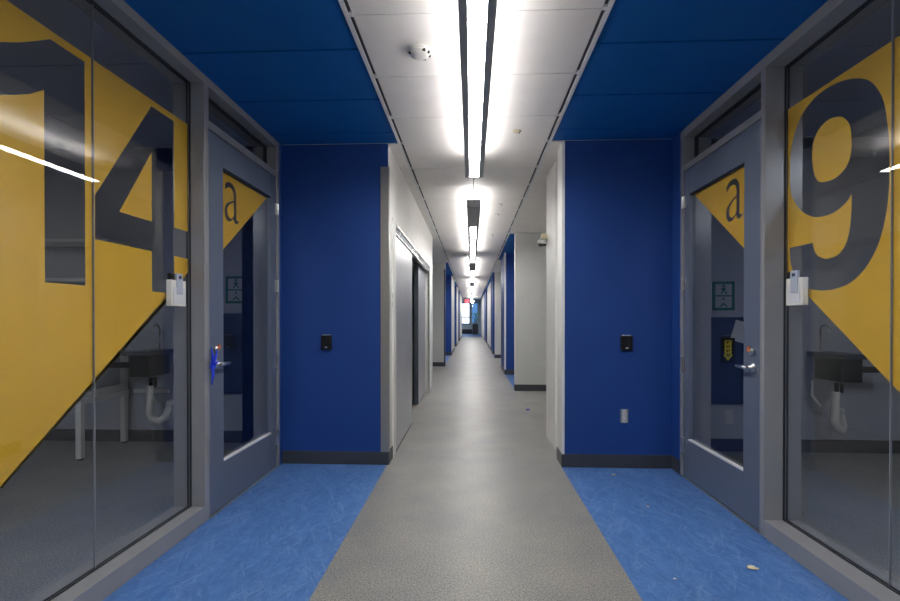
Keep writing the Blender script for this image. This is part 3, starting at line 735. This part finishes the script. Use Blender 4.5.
def arrow_sign(x0, x1, z0, z1, y, lb):
    t = tag(empty('arrow_sign', ((x0+x1)/2, y, z0)), lb, 'sign')
    MB().box((x0-.016, y-.006, z0-.016), (x1+.016, y, z1+.02), .001).build('board', 'black', t)
    w = x1-x0; xm = (x0+x1)/2; yy = y-.0075
    MB().prism([(x0+w*.15, yy, z1), (x1-w*.15, yy, z1), (x1-w*.15, yy, z0+w*.6), (x1, yy, z0+w*.6), (xm, yy, z0), (x0, yy, z0+w*.6), (x0+w*.15, yy, z0+w*.6)], (0, .0015, 0)).build('arrow', 'sign_yellow', t)
    mb = MB(); n = 4; h = (z1-z0-w*.35)/n
    for k in range(n):
        zc = z1-h*(k+.5)
        mb.box((xm-w*.16, yy-.001, zc-h*.28), (xm-w*.06, yy, zc+h*.28)); mb.box((xm-w*.16, yy-.001, zc+h*.14), (xm+w*.16, yy, zc+h*.28))
        if k % 2 == 0: mb.box((xm-w*.16, yy-.001, zc-h*.06), (xm+w*.12, yy, zc+h*.06))
        else: mb.box((xm+w*.06, yy-.001, zc-h*.28), (xm+w*.16, yy, zc+h*.28))
    mb.build('lettering', 'black', t)
# wall panels behind the doors
sbox_ = MB
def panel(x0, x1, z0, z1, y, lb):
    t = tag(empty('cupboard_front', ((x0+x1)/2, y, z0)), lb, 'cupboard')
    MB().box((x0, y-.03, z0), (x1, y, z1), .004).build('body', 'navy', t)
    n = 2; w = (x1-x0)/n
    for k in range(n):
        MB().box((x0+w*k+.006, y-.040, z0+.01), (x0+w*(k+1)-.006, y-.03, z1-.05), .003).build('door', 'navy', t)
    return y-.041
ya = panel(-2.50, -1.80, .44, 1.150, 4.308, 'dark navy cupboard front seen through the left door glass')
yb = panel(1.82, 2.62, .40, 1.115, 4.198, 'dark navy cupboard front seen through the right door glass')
arrow_sign(-2.022, -1.955, .812, .965, ya, 'yellow down-arrow sign seen through the left door glass')
arrow_sign(2.065, 2.145, .757, .925, yb, 'yellow down-arrow sign seen through the right door glass')
c = Vector((2.19, yb-.003, 1.0))
R_ = Matrix.Rotation(.28, 3, 'Y')
pts = [c + R_ @ Vector(p) for p in ((-.045, 0, -.085), (.075, 0, -.085), (.075, 0, .085), (-.045, 0, .085))]
tag(MB().prism(pts, (0, .002, 0)).build('paper_sheet', 'paper', loc=c), 'tilted white sheet of paper seen through the right door glass', 'paper')

# left room table
t = tag(empty('work_table', (-3.05, 4.0, 0)), 'pale metal-legged work table in the left room', 'table')
for (x, y) in ((-3.05, 3.72), (-3.09, 4.265), (-4.50, 3.72), (-4.50, 4.265)):
    l = MB().box((x-.022, y-.022, .012), (x+.022, y+.022, .80), .003).build('leg', 'white_wall', t)
    MB().cyl((x, y, 0), (x, y, .012), .022, seg=12).build('foot', 'black', l)
MB().box((-3.07, 3.742, .43), (-3.03, 4.243, .475), .002).box((-3.07, 3.742, .48), (-3.04, 4.243, .53), .002).build('side_rail', 'white_wall', t)
MB().box((-4.54, 3.69, .80), (-3.02, 4.30, .835), .003).build('tabletop', 'room_wall', t)
MB().box((-3.02, 4.285, .44), (-2.70, 4.305, .475), .002).build('back_rail', 'white_wall', t)
# shelves
for k, (z, lb) in enumerate(((1.42, 'lower open shelf on the left room back wall'), (1.75, 'upper open shelf on the left room back wall'))):
    t = tag(empty('wall_shelf', (-3.5, 4.30, z)), lb, 'shelf', 'shelves in the left room')
    MB().box((-4.3, 4.02, z), (-3.05, 4.308, z+.025), .002).build('board', 'grey_wall', t)
    for x in (-4.1, -3.25): MB().prism([(x, 4.308, z), (x, 4.06, z), (x, 4.308, z-.14)], (.02, 0, 0)).build('bracket', 'dark_metal', t)

def sink(x, y, s, lb):
    t = tag(empty('lab_sink', (x, y, .2)), lb, 'sink')
    MB().box((x-.10, y-.42, .80), (x+.10, y, .835), .004).build('counter', 'dark_metal', t)
    MB().box((x-.08, y-.36, .62), (x+.08, y-.06, .80), .01).build('basin', 'black', t)
    MB().box((x+s*.10, y-.30, .69), (x+s*.42, y-.22, .735), .004).build('side_arm', 'black', t)
    MB().tube([(x-.02, y-.05, .83), (x-.02, y-.05, 1.0)]+[(x-.02, y-.05-.05*(1-math.cos(a)), 1.0+.05*math.sin(a)) for a in [math.pi*k/8 for k in range(1, 9)]]+[(x-.02, y-.15, .96)], .009, 8).build('faucet', 'steel', t, smooth=True)
    MB().tube([(x, y-.2, .60), (x, y-.2, .52)], .016, 8).tube([(x+.04, y-.2, .60), (x+.04, y-.2, .52)], .012, 8).build('tailpiece', 'black', t, smooth=True)
    MB().tube([(x-.01, y-.2, .53), (x-.01, y-.2, .30), (x+.0, y-.2, .25), (x+.05, y-.18, .22), (x+.09, y-.14, .25), (x+.10, y-.10, .33)], .032, 12).tube([(x+.10, y-.12, .36), (x+.10, y-.035, .36)], .028, 12).build('drain_pipe', 'white_plastic', t, smooth=True)
    MB().tube([(x-.09, y-.06, .60), (x-.10, y-.07, .48), (x-.05, y-.09, .40), (x-.02, y-.02, .34)], .012, 8).build('supply_hose', 'white_plastic', t, smooth=True)
sink(2.86, 4.199, 1, 'dark lab sink with white drain pipe seen through the right glazing')
sink(-2.74, 4.309, -1, 'dark lab sink with white drain pipe seen through the left glazing')

# ------------------------------------------------------------------ crumbs on the floor
for (x, y, r, mat, lb) in ((1.232, 2.225, .016, 'cream', 'largest cream plaster crumb on the near right blue floor'), (1.252, 2.222, .009, 'cream', 'small cream crumb right beside the largest crumb'),
        (1.0, 3.52, .012, 'cream', 'cream crumb on the blue floor close to the right baseboard'), (1.03, 2.93, .008, 'cream', 'tiny pale crumb in the middle of the right blue floor'),
        (.86, 2.12, .007, 'paper', 'tiny white crumb by the grey strip edge, near right'), (.683, 6.0, .02, 'ribbon', 'small blue scrap on the grey floor by the right opening')):
    mb = MB(); mb.sph((x, y, r*.35), r, (1.3, .9, .4), 8)
    for v in mb.bm.verts: v.co += Vector((random.uniform(-1, 1), random.uniform(-1, 1), random.uniform(0, .5)))*r*.22
    zmin = min(v.co.z for v in mb.bm.verts)
    for v in mb.bm.verts: v.co.z -= zmin
    tag(mb.build('floor_crumb', mat, loc=(x, y, 0)), lb, 'crumb', 'crumbs on the floor')

# ------------------------------------------------------------------ world, camera, view
wd = bpy.data.worlds.new('World'); S.world = wd; wd.use_nodes = True
bg = wd.node_tree.nodes['Background']
bg.inputs['Color'].default_value = (.80, .90, 1., 1); bg.inputs['Strength'].default_value = 2.2

f_px = 494.; yaw = math.atan(21.5/f_px); pitch = -math.radians(.35)
cyp = 319. + f_px*math.tan(-pitch)
cd = bpy.data.cameras.new('Camera'); cam = bpy.data.objects.new('Camera', cd); COL.objects.link(cam)
cam.location = (0, 0, 1.10)
cam.rotation_euler = (math.pi/2 + pitch, 0, yaw)
cd.sensor_fit = 'HORIZONTAL'; cd.sensor_width = 36.; cd.lens = f_px*36/900
cd.shift_y = (cyp-300.5)/900.
cd.clip_start = .02; cd.clip_end = 200
S.camera = cam
S.view_settings.view_transform = 'Standard'; S.view_settings.look = 'None'
S.view_settings.exposure = .42; S.view_settings.gamma = 1.
S.view_settings.use_curve_mapping = False
